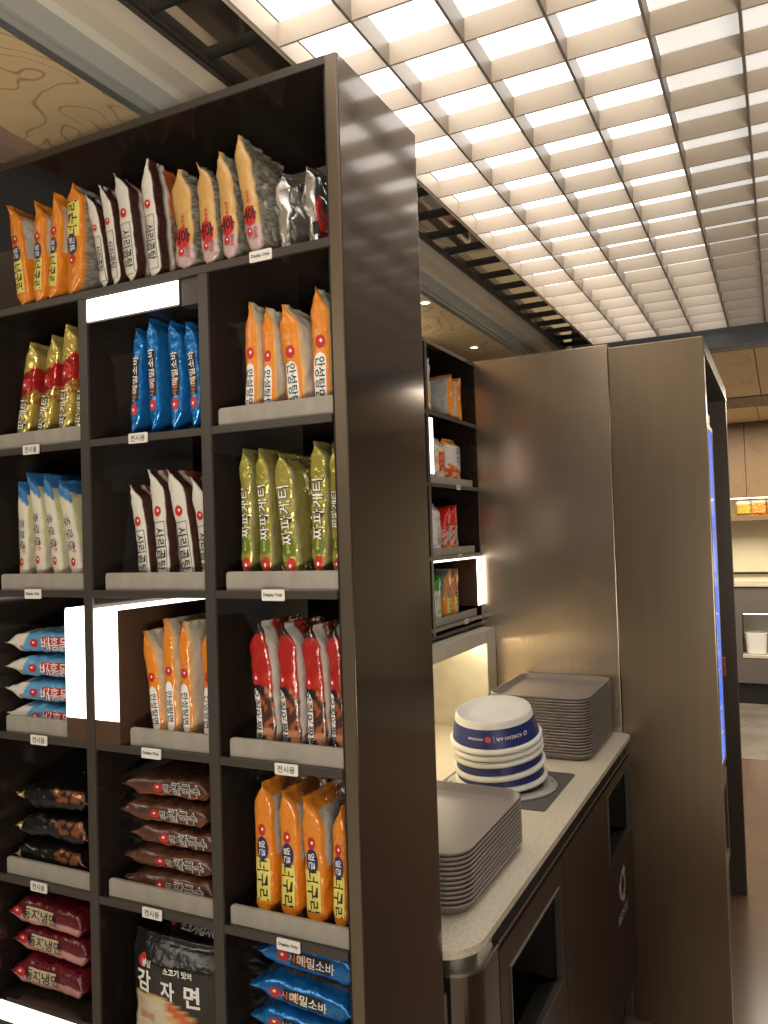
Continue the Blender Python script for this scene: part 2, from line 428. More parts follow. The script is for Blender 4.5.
def c_olive(side, s, t, P, sd):
    if side == 'spine':
        if abs(s) > .86: return (.45, .43, .36)
        return mix((.40, .37, .07), (.62, .52, .13), .5 + .5 * nz(P[0] * 60, P[1] * 60, P[2] * 14 + sd))
    if side == 'right': return (.36, .34, .28) if t < .9 else (.30, .10, .06)
    return (.40, .36, .10)
def c_squid(side, s, t, P, sd):
    if side == 'spine':
        if t < .10: return (.03, .02, .02)
        if t < .48 + .06 * s: return mix((.36, .014, .012), (.55, .05, .02), max(0, nz(P[0] * 40, 0, P[2] * 40)))
        if .36 + .18 * s < .42 and t < .56: return (.02, .016, .016)
        return fleck(fleck((.30, .09, .03), (.06, .025, .02), P, 70), (.45, .20, .10), P, 45, .25)
    if side == 'right': return (.60, .56, .52) if s < -.4 else (.34, .03, .02)
    return (.30, .03, .02)
def c_bae(side, s, t, P, sd):
    if t < .27 + .05 * s: return fleck((.66, .63, .55), (.40, .15, .10), P, 55, .42)
    return fleck(fleck((.10, .33, .56), (.34, .58, .74), P, 75, .38), (.50, .03, .05), P, 50, .46)
def c_blk(side, s, t, P, sd):
    if t < .10: return (.62, .46, .16)
    if t > .55 + .2 * nz(P[0] * 50, sd, P[2] * 30) and s > -.1: return fleck((.34, .12, .045), (.05, .025, .02), P, 75, .05)
    if s > .1 and t < .5: return fleck((.016, .015, .015), (.20, .18, .12), P, 40, .3)
    return (.016, .015, .015)
def c_brown(side, s, t, P, sd):
    if side == 'spine' and s < -.72: return (.46, .15, .06)
    return mix((.075, .028, .017), (.12, .05, .03), .5 + .5 * nz(P[0] * 40, P[1] * 40, P[2] * 40))
def c_maroon(side, s, t, P, sd):
    if side == 'spine' and s < -.15 + .3 * math.sin(t * 2.6) - .15: return (.55, .27, .25)
    return (.11, .008, .014)
def c_kim(side, s, t, P, sd):
    if side != 'spine': return (.02, .018, .018)
    lim = .50 + .10 * s - .05 * math.cos(s * 3)
    if t < lim: return (.014, .013, .012)
    if t < lim + .025: return (.55, .36, .10)
    if s < -.1 and t < .95: return (.60, .52, .36)
    if t < lim + .10: return (.58, .12, .04)
    return fleck((.62, .36, .14), (.68, .52, .26), P, 60)
def c_clear(side, s, t, P, sd):
    if t < .45: return fleck((.62, .60, .66), (.30, .26, .40), P, 90)
    return fleck((.70, .42, .18), (.55, .50, .46), P, 60)
def c_snack(side, s, t, P, sd):
    if side == 'left': return fleck((.52, .51, .50), (.47, .46, .45), P, 60) if .06 < t < .93 else (.60, .2, .02)
    return fleck((.75, .25, .012), (.62, .55, .48), P, 45, .32)
def c_wred(side, s, t, P, sd):
    if t > .9: return (.40, .55, .10)
    if .3 < t < .72 and abs(s) < .75: return fleck((.62, .05, .03), (.70, .30, .15), P, 80, .2)
    return fleck((.68, .62, .48), (.55, .40, .25), P, 60, .2)
def c_bowlred(side, s, t, P, sd):
    if t < .14: return (.65, .25, .04)
    if t < .62 + .1 * s: return (.64, .62, .58)
    return fleck((.60, .06, .03), (.62, .36, .08), P, 60, .0)
def c_swhite(side, s, t, P, sd): return fleck((.66, .64, .61), (.45, .43, .42), P, 70, .25)
def c_redor(side, s, t, P, sd):
    if t < .42: return (.60, .02, .015)
    if t > .8: return (.70, .27, .03)
    return fleck((.58, .40, .34), (.55, .03, .02), P, 80, .1)
def c_green(side, s, t, P, sd):
    if t < .32 or t > .92: return (.04, .28, .04)
    return fleck((.56, .58, .50), (.20, .40, .16), P, 80, .3)
def c_silver(side, s, t, P, sd): return (.6, .6, .6)
def c_redtop(side, s, t, P, sd): return fleck((.60, .03, .02), (.66, .42, .3), P, 50, .3)

# decals: ('text', string, t, s, size, ink, outline ink or None) running down the pack; ('oval', t, s, rt, rs, ink); ('rect', t0, t1, s0, s1, ink); ('frame', ...)
def EMB(t, s=0., r=.0075): return [('oval', t, s, r * 1.2, r, 'inkred', 'emblem'), ('oval', t - .006, s + .08, r * .34, r * .28, 'inkwhite', 'emblem')]
DEC = {
 'neoguri': EMB(.345) + [('oval', .475, 0, .0165, .0105, 'inkblue', 'oval_patch'), ('text', '얼큰', .475, 0, .0125, 'inkwhite', None),
             ('rect', .545, .845, -.75, .62, 'inkyel', 'patch'), ('text', '너구리', .70, -.04, .0215, 'ink', None)],
 'gomtang': EMB(.36) + [('text', '농심', .36, -.72, .004, 'inkred', None), ('frame', .45, .90, -.62, .62, 'ink', 'label_frame'), ('text', '사리곰탕', .675, 0, .0200, 'ink', None)],
 'huroo': [('text', '후루룩', .50, .1, .0075, 'inkred', None), ('oval', .655, .0, .016, .0125, 'inkred', 'red_patch'), ('text', '후', .64, 0, .028, 'ink', None)] + EMB(.785, -.2, .006)
          + [('text', '칼국수', .80, .45, .007, 'inkred', None)],
 'sacheon': [('text', '짜파게티', .26, .0, .0215, 'inkwhite', 'ink')] + EMB(.60, .1, .009),
 'soba': EMB(.25, 0, .0085) + [('rect', .325, .71, -.52, .52, 'ink', 'patch'), ('text', '시원한', .41, 0, .0125, 'inkorange', None), ('text', '메밀소바', .57, 0, .0165, 'inkwhite', None)],
 'anseong': EMB(.42, .05, .0085) + [('rect', .50, .90, -.62, .55, 'inkwhite', 'patch'), ('text', '안성탕면', .70, 0, .0185, 'ink', None)],
 'udon': [('text', '후루룩', .50, .0, .0215, 'ink', 'inkwhite'), ('text', '국수', .64, .35, .010, 'inkred', None)] + EMB(.76, 0, .0065),
 'olive': EMB(.17, -.15, .0095) + [('text', '농심', .17, .62, .0075, 'ink', None), ('oval', .30, 0, .0135, .0125, 'inkgreen', 'olive_patch'), ('text', '올리브', .30, 0, .0062, 'inkyel', None),
            ('text', '짜파게티', .535, 0, .0235, 'inkwhite', 'ink')],
 'squid': EMB(.43, -.45, .0085) + [('rect', .50, .90, -.92, -.2, 'inkwhite', 'patch'), ('text', '오징어짬뽕', .70, -.56, .0165, 'ink', None)],
 'bae': EMB(.40, -.1, .0085) + [('rect', .52, .92, -.1, .55, 'inkred', 'patch'), ('text', '배홍동', .71, -.12, .0255, 'inkwhite', 'inkred')],
 'black': [],
 'brown': EMB(.40, -.05, .0085) + [('text', '멸치', .52, -.05, .0165, 'ink', 'inkwhite'), ('text', '칼국수', .71, 0, .0235, 'ink', 'inkwhite')],
 'maroon': EMB(.15, .05, .009) + [('rect', .25, .60, -.42, .58, 'inktan', 'patch'), ('text', '둥지냉면', .425, .05, .0215, 'ink', None)],
 'redor': [('text', '짬뽕라면', .6, .0, .018, 'inkwhite', 'ink')],
 'swhite': [('text', '사리곰탕면', .6, 0, .014, 'ink', None), ('text', '농심', .32, 0, .012, 'inkred', None)],
 'green': [('text', '채식라면', .6, 0, .016, 'inkgreen', None)],
 'kim': [],
}
CF = {'neoguri': c_neoguri, 'neoguri_b': c_neoguri_b, 'gomtang': c_gom, 'huroo': c_huroo, 'sacheon': c_sach, 'soba': c_soba, 'anseong': c_ans, 'udon': c_udon,
      'olive': c_olive, 'squid': c_squid, 'bae': c_bae, 'black': c_blk, 'brown': c_brown, 'maroon': c_maroon, 'kim': c_kim, 'clear': c_clear, 'snack': c_snack,
      'wred': c_wred, 'bowlred': c_bowlred, 'swhite': c_swhite, 'redor': c_redor, 'green': c_green, 'silver': c_silver}
FOIL = {'sacheon', 'olive', 'soba', 'black'}
_seed = [0]
STAND, LAID = [], []
def pouch(T, D, H, cf, seed, wr=1.0, bow=0., tipx=0., flat=False):
    """pillow packet standing on its end; its narrow printed edge faces -Y at y = 0; reading start is the top"""
    rnd = random.Random(seed)
    bm = bmesh.new(); NR = 58
    per = []                                            # (side, s)
    per += [('spine', -1 + 2 * i / 12) for i in range(13)]
    per += [('right', -1 + 2 * (i + .5) / 15) for i in range(15)]
    per += [('back', 1 - 2 * i / 6) for i in range(7)]
    per += [('left', 1 - 2 * (i + .5) / 12) for i in range(12)]
    a0, b0 = T / 2, D / 2
    fin = .007 / H
    tb = .07 + .03 * rnd.random(); tt = .12 + .05 * rnd.random()
    ox, oy, oz = (rnd.uniform(-50, 50) for _ in range(3))
    rings = []; cols = []
    for k in range(NR + 1):
        u = k / NR                                      # 0 bottom .. 1 top
        def e(d, w):                                    # thickness profile from a sealed end
            if d < fin: return .05
            return min(1., .05 + .95 * min(1, (d - fin) / w) ** .78)
        ea = e(u, tb) * e(1 - u, tt)
        eb = 1 - .05 * math.sin(PI * u) + (.0 if ea > .5 else .015)
        fold = 0.
        ring = []; cl = []
        for side, s in per:
            a, b = (a0 * eb, b0 * ea) if T > D else (a0 * ea, b0 * eb)
            if side == 'spine': x = s * a * (.94 - .10 * abs(s) ** 6); y = -b + b * .05 * abs(s) ** 3 - T * .05 * (1 - s * s)
            elif side == 'right': x = a * (.90 + .16 * math.cos(PI / 2 * s)); y = s * b * .97
            elif side == 'back': x = s * a * .86; y = b - b * .05 * abs(s) ** 3
            else: x = -a * (.90 + .16 * math.cos(PI / 2 * s)); y = s * b * .97
            endk = math.exp(-min(u, 1 - u) / .10)
            amp = wr * (.0022 + .0050 * endk) * (1 if ea > .3 else .5)
            n1 = nz(x * 28 + ox, y * 22 + oy, u * H * 24 + oz) + .5 * nz(x * 60 + ox, y * 50, u * H * 60 + oz)
            n2 = nz(x * 28 - ox, y * 22 + 9, u * H * 24 - oz)
            # folds that run from the seals
            n3 = (math.sin(y * 230 + ox + 4 * n2) * endk * .0022 + (abs(nz(y * 34 + oz, x * 9, u * H * 34)) - .2) * .0045) * wr
            X = x + amp * n1 + (n3 if side in ('left', 'right') else 0)
            Y = y + amp * n2 * .8
            Z = u * H + (0 if 0 < k < NR else .002 * nz(y * 50 + ox, oz, k))
            X += (n3 if side == 'spine' else 0) * .5 + bow * math.sin(PI * u) + tipx * max(0, (u - .82) / .18) ** 1.5
            if flat: Z = u * H
            ring.append(bm.verts.new((X, Y + b0, Z)))
            cl.append(cf(side, s, 1 - u, (x, y, u * H), seed))
        rings.append(ring); cols.append(cl)
    n = len(per)
    lay = bm.loops.layers.float_color.new('print')
    cidx = {}
    for r, c in zip(rings, cols):
        for v, q in zip(r, c): cidx[v] = q
    for r0, r1 in zip(rings, rings[1:]):
        for i in range(n):
            f = bm.faces.new((r0[i], r0[(i + 1) % n], r1[(i + 1) % n], r1[i])); f.smooth = True
    bm.faces.new(rings[0][::-1]); bm.faces.new(rings[-1])
    bmesh.ops.recalc_face_normals(bm, faces=bm.faces)
    for f in bm.faces:
        for l in f.loops: l[lay] = (*cidx[l.vert], 1)
    return bm
def pack(kind, T, D, H, dec=None, mats=None, label='', group=None, wr=1., bow=0., tipx=0., hdec=(), category='noodle packet', seed=None, minimal=False):
    _seed[0] += 1
    sd = seed or _seed[0] * 7 + 3
    bm = pouch(T, D, H, CF[kind], sd, wr, bow, tipx)
    bvh = BVHTree.FromBMesh(bm)
    m = mats or ('silver' if kind == 'silver' else ('foil' if kind in FOIL else 'film'))
    p = obj('noodle_packet', bm, m, None, False)
    tag(p, label, category, group)
    base = 'neoguri' if kind == 'neoguri_b' else kind
    dl = DEC.get(base, []) if dec is None else dec
    a = T / 2
    def surf(x, z, off):
        z = min(max(z, .004), H - .004)
        h = bvh.ray_cast(Vector((x, -.2, z)), Vector((0, 1, 0)))
        y = h[0].y if h[0] is not None and h[0].y < D * .6 else (D / 2 if T > D else 0.0)
        return (x, y - off, z)
    groups = {}
    def G(part, ink, key=''):
        if (part, ink, key) not in groups: groups[(part, ink, key)] = bmesh.new()
        return groups[(part, ink, key)]
    def grid(b, f, nu, nv):
        vv = [[b.verts.new(f(i / nu, j / nv)) for j in range(nv + 1)] for i in range(nu + 1)]
        for i in range(nu):
            for j in range(nv): b.faces.new((vv[i][j], vv[i + 1][j], vv[i + 1][j + 1], vv[i][j + 1]))
    bowf = lambda z: bow * math.sin(PI * z / H)
    k_txt = min(1.12, T / .036)
    for d in list(dl):
        if d[0] == 'oval':
            _, t, s, rt, rs, ink, part = d
            b = G(part, ink); zc = H * (1 - t); off = .0012 if ink == 'inkwhite' else .0009
            sc = k_txt if part != 'emblem' else min(k_txt, 1.)
            xc = s * a + bowf(zc); NA = 20
            c0 = b.verts.new(surf(xc, zc, off)); prev = None
            rr = []
            for q in (.5, 1):
                rr.append([b.verts.new(surf(xc + rs * sc * q * math.cos(2 * PI * i / NA), zc + rt * sc * q * math.sin(2 * PI * i / NA), off)) for i in range(NA)])
            for i in range(NA):
                b.faces.new((c0, rr[0][i], rr[0][(i + 1) % NA])); b.faces.new((rr[0][i], rr[1][i], rr[1][(i + 1) % NA], rr[0][(i + 1) % NA]))
        elif d[0] == 'rect':
            _, t0, t1, s0, s1, ink, part = d
            rnd_ = (lambda v: (1 - abs(2 * v - 1) ** 7) ** .5) if ink == 'inkwhite' else (lambda v: 1)
            grid(G(part, ink), lambda u, v: surf(((s0 + s1) / 2 + (s1 - s0) * (u - .5) * rnd_(v)) * a + bowf(H * (1 - t0 - (t1 - t0) * v)), H * (1 - t0 - (t1 - t0) * v), .0006), 8, 24)
        elif d[0] == 'frame':
            _, t0, t1, s0, s1, ink, part = d
            w = .0009
            for (x0, x1, z0, z1) in ((s0 * a, s1 * a, H * (1 - t0) - w, H * (1 - t0)), (s0 * a, s1 * a, H * (1 - t1), H * (1 - t1) + w),
                                     (s0 * a, s0 * a + w, H * (1 - t1), H * (1 - t0)), (s1 * a - w, s1 * a, H * (1 - t1), H * (1 - t0))):
                nu, nv = (6, 1) if x1 - x0 > w * 2 else (1, 24)
                grid(G(part, ink), lambda u, v: surf(x0 + (x1 - x0) * u + bowf(z0 + (z1 - z0) * v), z0 + (z1 - z0) * v, .0009), nu, nv)
        elif d[0] == 'text':
            _, sx, t, s, size, ink, outl = d
            zc = H * (1 - t); size = size * k_txt
            for off2, kk, inkk in (((.045, .0010, outl), (.006, .0015, ink)) if outl else ((.012, .0014, ink),)):
                V, Fc = textgeo(sx, size, off2)
                put_faces(G('lettering', inkk, sx + str(off2)), [surf(s * a + y + bowf(zc - x), zc - x, kk) for x, y in V], Fc)
    for sx, x, z, size, ink in hdec:                     # lettering across the face
        V, Fc = textgeo(sx, size, .03)
        put_faces(G('lettering', ink, sx), [surf(x + p_[0], z + p_[1], .0014) for p_ in V], Fc)
    for (part, ink, _k), b in groups.items():
        me = bpy.data.meshes.new(part); bmesh.ops.recalc_face_normals(b, faces=b.faces); b.to_mesh(me); b.free(); me.materials.append(M[ink])
        o = bpy.data.objects.new(part, me); COL.objects.link(o); o.parent = p
        if part == 'emblem': o['label'] = 'red round emblem' if ink == 'inkred' else 'white mark in the emblem'
    return p

def stand(p, x, y, z, dx, H, flip, yaw=0., T=.04):
    lean = math.atan2(dx, H)
    m = Matrix.Translation((x, y, z)) @ Matrix.Rotation(yaw, 4, 'Z') @ Matrix.Rotation(lean, 4, 'Y')
    if abs(lean) > .02: m = Matrix.Translation((0, 0, abs(math.sin(lean)) * T * .12)) @ m
    if flip: m = m @ Matrix.Translation((0, 0, H)) @ Matrix.Rotation(PI, 4, 'Y')
    p.matrix_world = m; STAND.append(p)
# (kind, shelf, x at shelf, y of the spine, x shift of the top, height, width, reversed)
PACKS = [
('neoguri',1,-.6973,.022,-.0267,.209,.034,0),('neoguri',1,-.6583,.022,.0043,.198,.035,0),('neoguri',1,-.6221,.022,.0171,.202,.033,0),('neoguri_b',1,-.5684,.022,.0064,.209,.042,1),
('gomtang',1,-.4903,.022,-.0387,.188,.0245,0),('gomtang',1,-.4648,.022,-.0272,.194,.0255,0),('gomtang',1,-.4272,.022,-.0248,.207,.034,0),('gomtang',1,-.3752,.022,-.0198,.211,.031,0),
('huroo',1,-.3121,.022,-.0129,.178,.042,0),('huroo',1,-.2623,.022,-.0127,.180,.041,0),('huroo',1,-.2160,.022,-.018,.187,.039,0),('huroo',1,-.1690,.022,-.0326,.205,.038,0),
('sacheon',2,-.7220,.03,.0367,.200,.036,1),('sacheon',2,-.6721,.03,.0461,.209,.042,1),('sacheon',2,-.6140,.03,.026,.219,.046,1),('sacheon',2,-.5650,.03,.0228,.205,.038,1),
('soba',2,-.4310,.022,.0130,.186,.038,1),('soba',2,-.3840,.022,-.005,.198,.042,1),('soba',2,-.3370,.022,-.005,.187,.034,1),('soba',2,-.2960,.022,-.0141,.181,.033,1),
('anseong',2,-.1964,.03,.0044,.197,.033,0),('anseong',2,-.1610,.03,.0,.182,.032,0),('anseong',2,-.1085,.03,-.0145,.184,.036,0),('anseong',2,-.0625,.03,-.0011,.200,.036,0),
('udon',3,-.7221,.03,.0021,.200,.036,0),('udon',3,-.6740,.03,-.019,.217,.040,0),('udon',3,-.6242,.03,-.0348,.212,.043,0),('udon',3,-.5786,.03,-.0394,.201,.040,0),
('gomtang',3,-.4197,.03,-.0233,.180,.033,0),('gomtang',3,-.3800,.03,-.02,.204,.036,0),('gomtang',3,-.3240,.03,-.0316,.203,.036,0),('gomtang',3,-.2860,.03,-.0246,.188,.031,0),
('olive',3,-.2111,.03,.0031,.223,.034,1),('olive',3,-.1717,.03,-.0073,.221,.038,1),('olive',3,-.1220,.03,-.0169,.213,.040,1),('olive',3,-.0771,.03,.0021,.224,.041,1),('olive',3,-.0430,.03,-.0011,.220,.024,1),
('anseong',4,-.3982,.03,-.0228,.189,.028,0),('anseong',4,-.3680,.03,-.0108,.208,.028,0),('anseong',4,-.3361,.03,-.0059,.204,.029,0),('anseong',4,-.2960,.03,.0,.198,.029,0),
('squid',4,-.1792,.03,-.0178,.208,.048,0),('squid',4,-.1320,.03,-.0079,.205,.046,0),('squid',4,-.0875,.03,-.0109,.203,.045,0),('squid',4,-.0490,.03,-.0069,.205,.034,0),
('neoguri',5,-.1921,.03,-.0019,.218,.043,0),('neoguri',5,-.1460,.03,.0,.207,.041,0),('neoguri',5,-.0999,.03,-.0048,.203,.043,0),('neoguri',5,-.0580,.03,.0038,.198,.038,0),
]
LAB = {('neoguri', 1): 'orange packet with dark oval, {} of the orange ones on top shelf', ('neoguri_b', 1): 'orange packet with grey mesh face, {} orange one on top shelf',
 ('gomtang', 1): 'white packet with boxed lettering, {} of the white ones on top shelf', ('huroo', 1): 'tan packet with red patch, {} of the tan ones on the top shelf',
 ('sacheon', 2): 'gold packet with red band, {} of the gold ones in the left column', ('soba', 2): 'standing blue packet with black panel, {} under the long light box',
 ('anseong', 2): 'orange and white packet, {} in the bay under the top shelf', ('udon', 3): 'cream packet with blue top, {} in the left column',
 ('gomtang', 3): 'white boxed packet, {} in the middle bay below the blue packets', ('olive', 3): 'green gold packet with white lettering, {} in its bay',
 ('anseong', 4): 'orange and white packet, {} beside the upright light box', ('squid', 4): 'red packet with white side label, {} in its bay',
 ('neoguri', 5): 'orange packet with dark oval and yellow patch, {} in the low right bay'}
GRP = {('neoguri', 1): 'orange packets on the top shelf', ('neoguri_b', 1): 'orange packets on the top shelf', ('gomtang', 1): 'white packets on the top shelf', ('huroo', 1): 'tan packets on the top shelf',
 ('sacheon', 2): 'gold and red packets', ('soba', 2): 'standing blue packets', ('anseong', 2): 'orange and white packets in the right bay', ('udon', 3): 'cream and blue packets',
 ('gomtang', 3): 'white packets in the middle bay', ('olive', 3): 'green gold packets', ('anseong', 4): 'orange and white packets beside the light box', ('squid', 4): 'red packets in the right bay',
 ('neoguri', 5): 'orange packets in the low right bay'}
ORD = ['leftmost', 'second from left', 'third from left', 'fourth from left', 'fifth from left']
cnt = {}
rr = random.Random(4)
for kind, k, x, y, dx, H, T, fl in PACKS:
    key = (kind.replace('_b', ''), k); n = cnt.get(key, 0); cnt[key] = n + 1
    tot = 4 if key != ('olive', 3) else 5
    lab = LAB[(kind, k)].format('rightmost' if n == tot - 1 else ORD[n])
    wr = {'huroo': 1.2, 'squid': 1.1}.get(kind, 1.)
    p = pack(kind, T, .125, H, None, None, lab, GRP[(kind, k)], wr, bow=rr.uniform(-.003, .003), tipx=rr.uniform(-.013, .011) if kind != 'soba' else .004)
    stand(p, x, y, SH[k] + .0005, dx, H, fl, 0, T)
# silver bags on the top shelf, silver packets behind the low orange ones
for n, (x, y, dx, H, lab) in enumerate(((-.128, .045, -.006, .140, 'crumpled silver packet on the top shelf beside the tan packets'),
                                       (-.084, .065, -.015, .150, 'crumpled silver packet with red edge at the right end of the top shelf'))):
    p = pack('silver', .034, .12, H, [] if n == 0 else [('rect', .35, .95, .62, .95, 'inkred', 'red_edge'), ('rect', .62, .75, -.1, .8, 'ink', 'black_patch')], None, lab, 'silver packets on the top shelf', 3.2)
    stand(p, x, y, SH[1] + .0005, dx, H, 0)

def lay(p, x0, y, zc, H, roll=0., yaw=0.):
    """packet lying on its side: reading start at x0, running to the right"""
    p.matrix_world = (Matrix.Translation((x0, y, zc)) @ Matrix.Rotation(yaw, 4, 'Z') @ Matrix.Rotation(roll, 4, 'Y')
                      @ Matrix.Translation((H, 0, 0)) @ Matrix.Rotation(-PI / 2, 4, 'Y')); LAID.append(p); p['lying'] = 1
VORD = {3: ['bottom', 'middle', 'top'], 4: ['lowest', 'second from bottom', 'third from bottom', 'topmost'], 5: ['lowest', 'second from bottom', 'middle', 'second from top', 'topmost']}
def stack(kind, x0, y, zs, T, D, H, lab, group, jit, wr=1., mats=None):
    for n, z in enumerate(zs):
        p = pack(kind, T, D, H, None, mats, lab.format(VORD[len(zs)][n]), group, wr, bow=0)
        lay(p, x0 + jit[n][0], y + jit[n][1], z, H, jit[n][2], jit[n][3] if len(jit[n]) > 3 else 0)
stack('bae', -.7715, .030, (1.3250, 1.369, 1.413, 1.4585), .040, .13, .184, 'blue and red packet, {} of the stack beside the light box', 'stacked blue and red packets',
      ((.004, 0, 0), (0, 0, .0), (-.001, 0, -.01), (.002, 0, -.02)), 1.3)
stack('black', -.752, .028, (1.068, 1.122, 1.173), .044, .13, .186, 'glossy black packet with gold end, {} of three in the left column', 'stacked black packets',
      ((0, 0, 0), (.004, 0, .02), (.006, 0, -.03)), 2.0)
stack('brown', -.486, .030, (1.0625, 1.102, 1.141, 1.180, 1.222), .036, .13, .196, 'dark brown packet, {} of the five stacked in the middle column', 'stacked dark brown packets',
      ((.004, 0, .0), (.006, 0, .0), (.012, .004, .0), (-.004, 0, -.01), (0, .004, -.02)), 1.4)
stack('maroon', -.772, .026, (.851, .907, .962), .052, .13, .196, 'maroon and pink packet with tan label, {} of the stack above the bottom light box', 'stacked maroon packets',
      ((.003, 0, .0), (0, .01, .02), (-.001, .002, .03)), 1.2)
SOBA_DEC = DEC['soba']
for n, (z, ji) in enumerate(((.7985, (0, 0, 0)), (.845, (0, 0, .0)), (.892, (.0, 0, .04)), (.940, (.002, 0, .07)), (.990, (.012, .012, .05)))):
    p = pack('soba', .043, .13, .186, None, None, 'lying blue packet with black panel, %s of the stack at the lower right' % VORD[5][n], 'stacked blue packets', 1.3)
    lay(p, -.224 + ji[0], .03 + ji[1], z, .186, ji[2])
# black and cream packets facing the aisle
for n, (y, dz, dx, lab) in enumerate(((.026, 0, 0, 'black and cream packet facing out at the bottom of the middle column'),
                                     (.098, 0, .0, 'black packet standing behind the black and cream one'))):
    H = .200 if n == 0 else .226
    hd = (('소고기 맛의', .018, .157, .012, 'inkwhite'), ('감', -.056, .131, .038, 'inkwhite'), ('자', -.002, .126, .032, 'inkwhite'), ('면', .046, .124, .038, 'inkwhite'), ('농심', -.050, .160, .012, 'inkwhite'), ('감자면', -.050, .075, .013, 'inkorange')) if n == 0 \
        else (('소고기 감자면', .0, .192, .014, 'inkwhite'),)
    p = pack('kim', .192, .050, H, EMB(.19 if n == 0 else .12, -.62, .009), None, lab, 'black and cream packets', 1.2, hdec=hd)
    p.matrix_world = Matrix.Translation((-.378 + .004 * n, y, SH[6] + .0005)); STAND.append(p)
# foil packet ends lying on top behind the front rows
p = pack('silver', .03, .11, .17, [], None, 'silver foil packet lying over the orange packets in the low right bay', None, 3.0)
lay(p, -.205, .158, SH[5] + .19, .17, .02)
for n in range(3):
    x = (-.185, -.125, -.066)[n]
    p = pack('neoguri_b', .04, .11, .172, [], None, 'orange packet in second row of the low right bay, ' + ('left', 'middle', 'right')[n], 'second row orange packets', 1.2)
    stand(p, x, .157, SH[5] + .0005, 0, .172, 0)

# settle: nothing pierces a board, a divider or its neighbour
def wverts(p):
    m = p.matrix_world; return [m @ v.co for v in p.data.vertices]
def settle(ps, lift=True):
    for p in ps:
        for it in range(4):
            V = wverts(p)
            x0, x1 = min(v.x for v in V), max(v.x for v in V); y0 = min(v.y for v in V); z0, z1 = min(v.z for v in V), max(v.z for v in V)
            d = Vector((0, 0, 0)); k = max(q for q in SH if SH[q] - .02 < z1)
            for k in sorted(SH):
                if SH[k] < z1 - .02: break
            xm = (x0 + x1) / 2
            lo, hi = (-1.29, -.0275)
            if k > 1:
                for a, b in bays:
                    if a - .01 < xm < b + .01: lo, hi = a, b
            if k == 4 and -.53 < xm < -.267: lo = -.455
            lo += .0008; hi -= .0008
            if x1 - x0 > hi - lo: p.matrix_world = p.matrix_world @ (Matrix.Scale(.97 * (hi - lo) / (x1 - x0), 4, (1, 0, 0)) if p.get('lying') is None else Matrix.Scale(.99 * (hi - lo) / (x1 - x0), 4, (0, 0, 1))); continue
            if x0 < lo: d.x = lo - x0
            elif x1 > hi: d.x = hi - x1
            if y0 < .0155 and k > 1: d.y = .0155 - y0
            if y0 < .002 and k == 1: d.y = .002 - y0
            if lift: d.z = SH[k] + .0006 - z0
            if d.length < 1e-6: break
            p.matrix_world = Matrix.Translation(d) @ p.matrix_world
def unclash(ps, n=9):
    for it in range(n):
        T = [BVHTree.FromPolygons(wverts(p), [tuple(q.vertices) for q in p.data.polygons]) for p in ps]
        bad = set()
        for i in range(len(ps)):
            for j in range(i + 1, len(ps)):
                if (ps[i].matrix_world.translation - ps[j].matrix_world.translation).length < .3 and T[i].overlap(T[j]): bad |= {i, j}
        if not bad: break
        for i in bad: ps[i].matrix_world = ps[i].matrix_world @ Matrix.Translation((0, 0, 0)) @ Matrix.Scale(.94, 4, (1, 0, 0))
settle(STAND); unclash(STAND + LAID); settle(LAID, False)

# ------------------------------------------------------------------ rear display shelf along the wall
RS = {1: 2.060, 2: 1.813, 3: 1.560, 4: 1.318}
rs = root('display_shelf', (-.62, 1.1, 1.28), 'second dark display shelf on the side wall above the lit stone niche', 'display shelf')
RX = -.505
RY = ((1.490, 1.968), (.985, 1.472), (.48, .967))
boxobj('top_board', (-.744, RX, .35, 1.968, 2.292, 2.306), 'laminate', rs)
boxobj('base_board', (-.744, RX, .35, 1.968, 1.280, 1.292), 'black', rs)
boxobj('end_panel', (-.744, RX, .33, .35, 1.28, 2.306), 'laminate', rs)
boxobj('end_panel', (-.744, RX, 1.9685, 1.9715, 1.28, 2.306), 'laminate', rs)
boxobj('back_panel', (-.744, -.738, .35, 1.968, 1.292, 2.292), 'laminate', rs)
for y0, y1 in ((1.472, 1.490), (.967, .985), (.46, .48)):
    d = boxobj('divider', (-.738, RX, y0, y1, 1.292, 2.292), 'laminate', rs)
    boxobj('divider_edge', (RX, RX + .003, y0, y1, 1.292, 2.292), 'edge', d)
for k in RS:
    for a, b in RY:
        s = boxobj('shelf_board', (-.738, RX - .002, a, b, RS[k] - .013, RS[k]), 'laminate', rs)
        boxobj('shelf_edge', (RX - .002, RX + .002, a, b, RS[k] - .013, RS[k]), 'edge', s)
for k in (2, 3, 4):
    for a, b in RY[:2]:
        boxobj('front_board', (RX - .016, RX - .011, a + .012, b - .03, RS[k], RS[k] + .028), 'lip', rs, .002)
    y = {2: 1.75, 3: 1.746, 4: 1.784}[k]
    t = boxobj('price_tag', (RX + .002, RX + .0035, y - .020, y + .020, RS[k] - .016, RS[k] + .001), 'tag', rs, .0006)
    V, Fc = textgeo('전시용', .0115, .012)
    bm = bmesh.new(); put_faces(bm, [(RX + .0039, y + p_[0], RS[k] - .0075 + p_[1]) for p_ in V], Fc); obj('lettering', bm, 'ink', t, False)
def rbox(y0, y1, z0, z1, x=RX, lit=True):
    b = boxobj('light_box', (x - .16, x, y0, y1, z0, z1), 'boxside', rs)
    boxobj('lit_face', (x, x + .0018, y0 + .001, y1 - .001, z0 + .001, z1 - .001), 'lightbox', b)
boxobj('cove_light', (-.735, -.715, .36, 1.96, 2.3062, 2.316), 'cove', rs)
rbox(1.496, 1.5255, 1.842, 2.036)
rbox(1.922, 1.966, 1.356, 1.538)
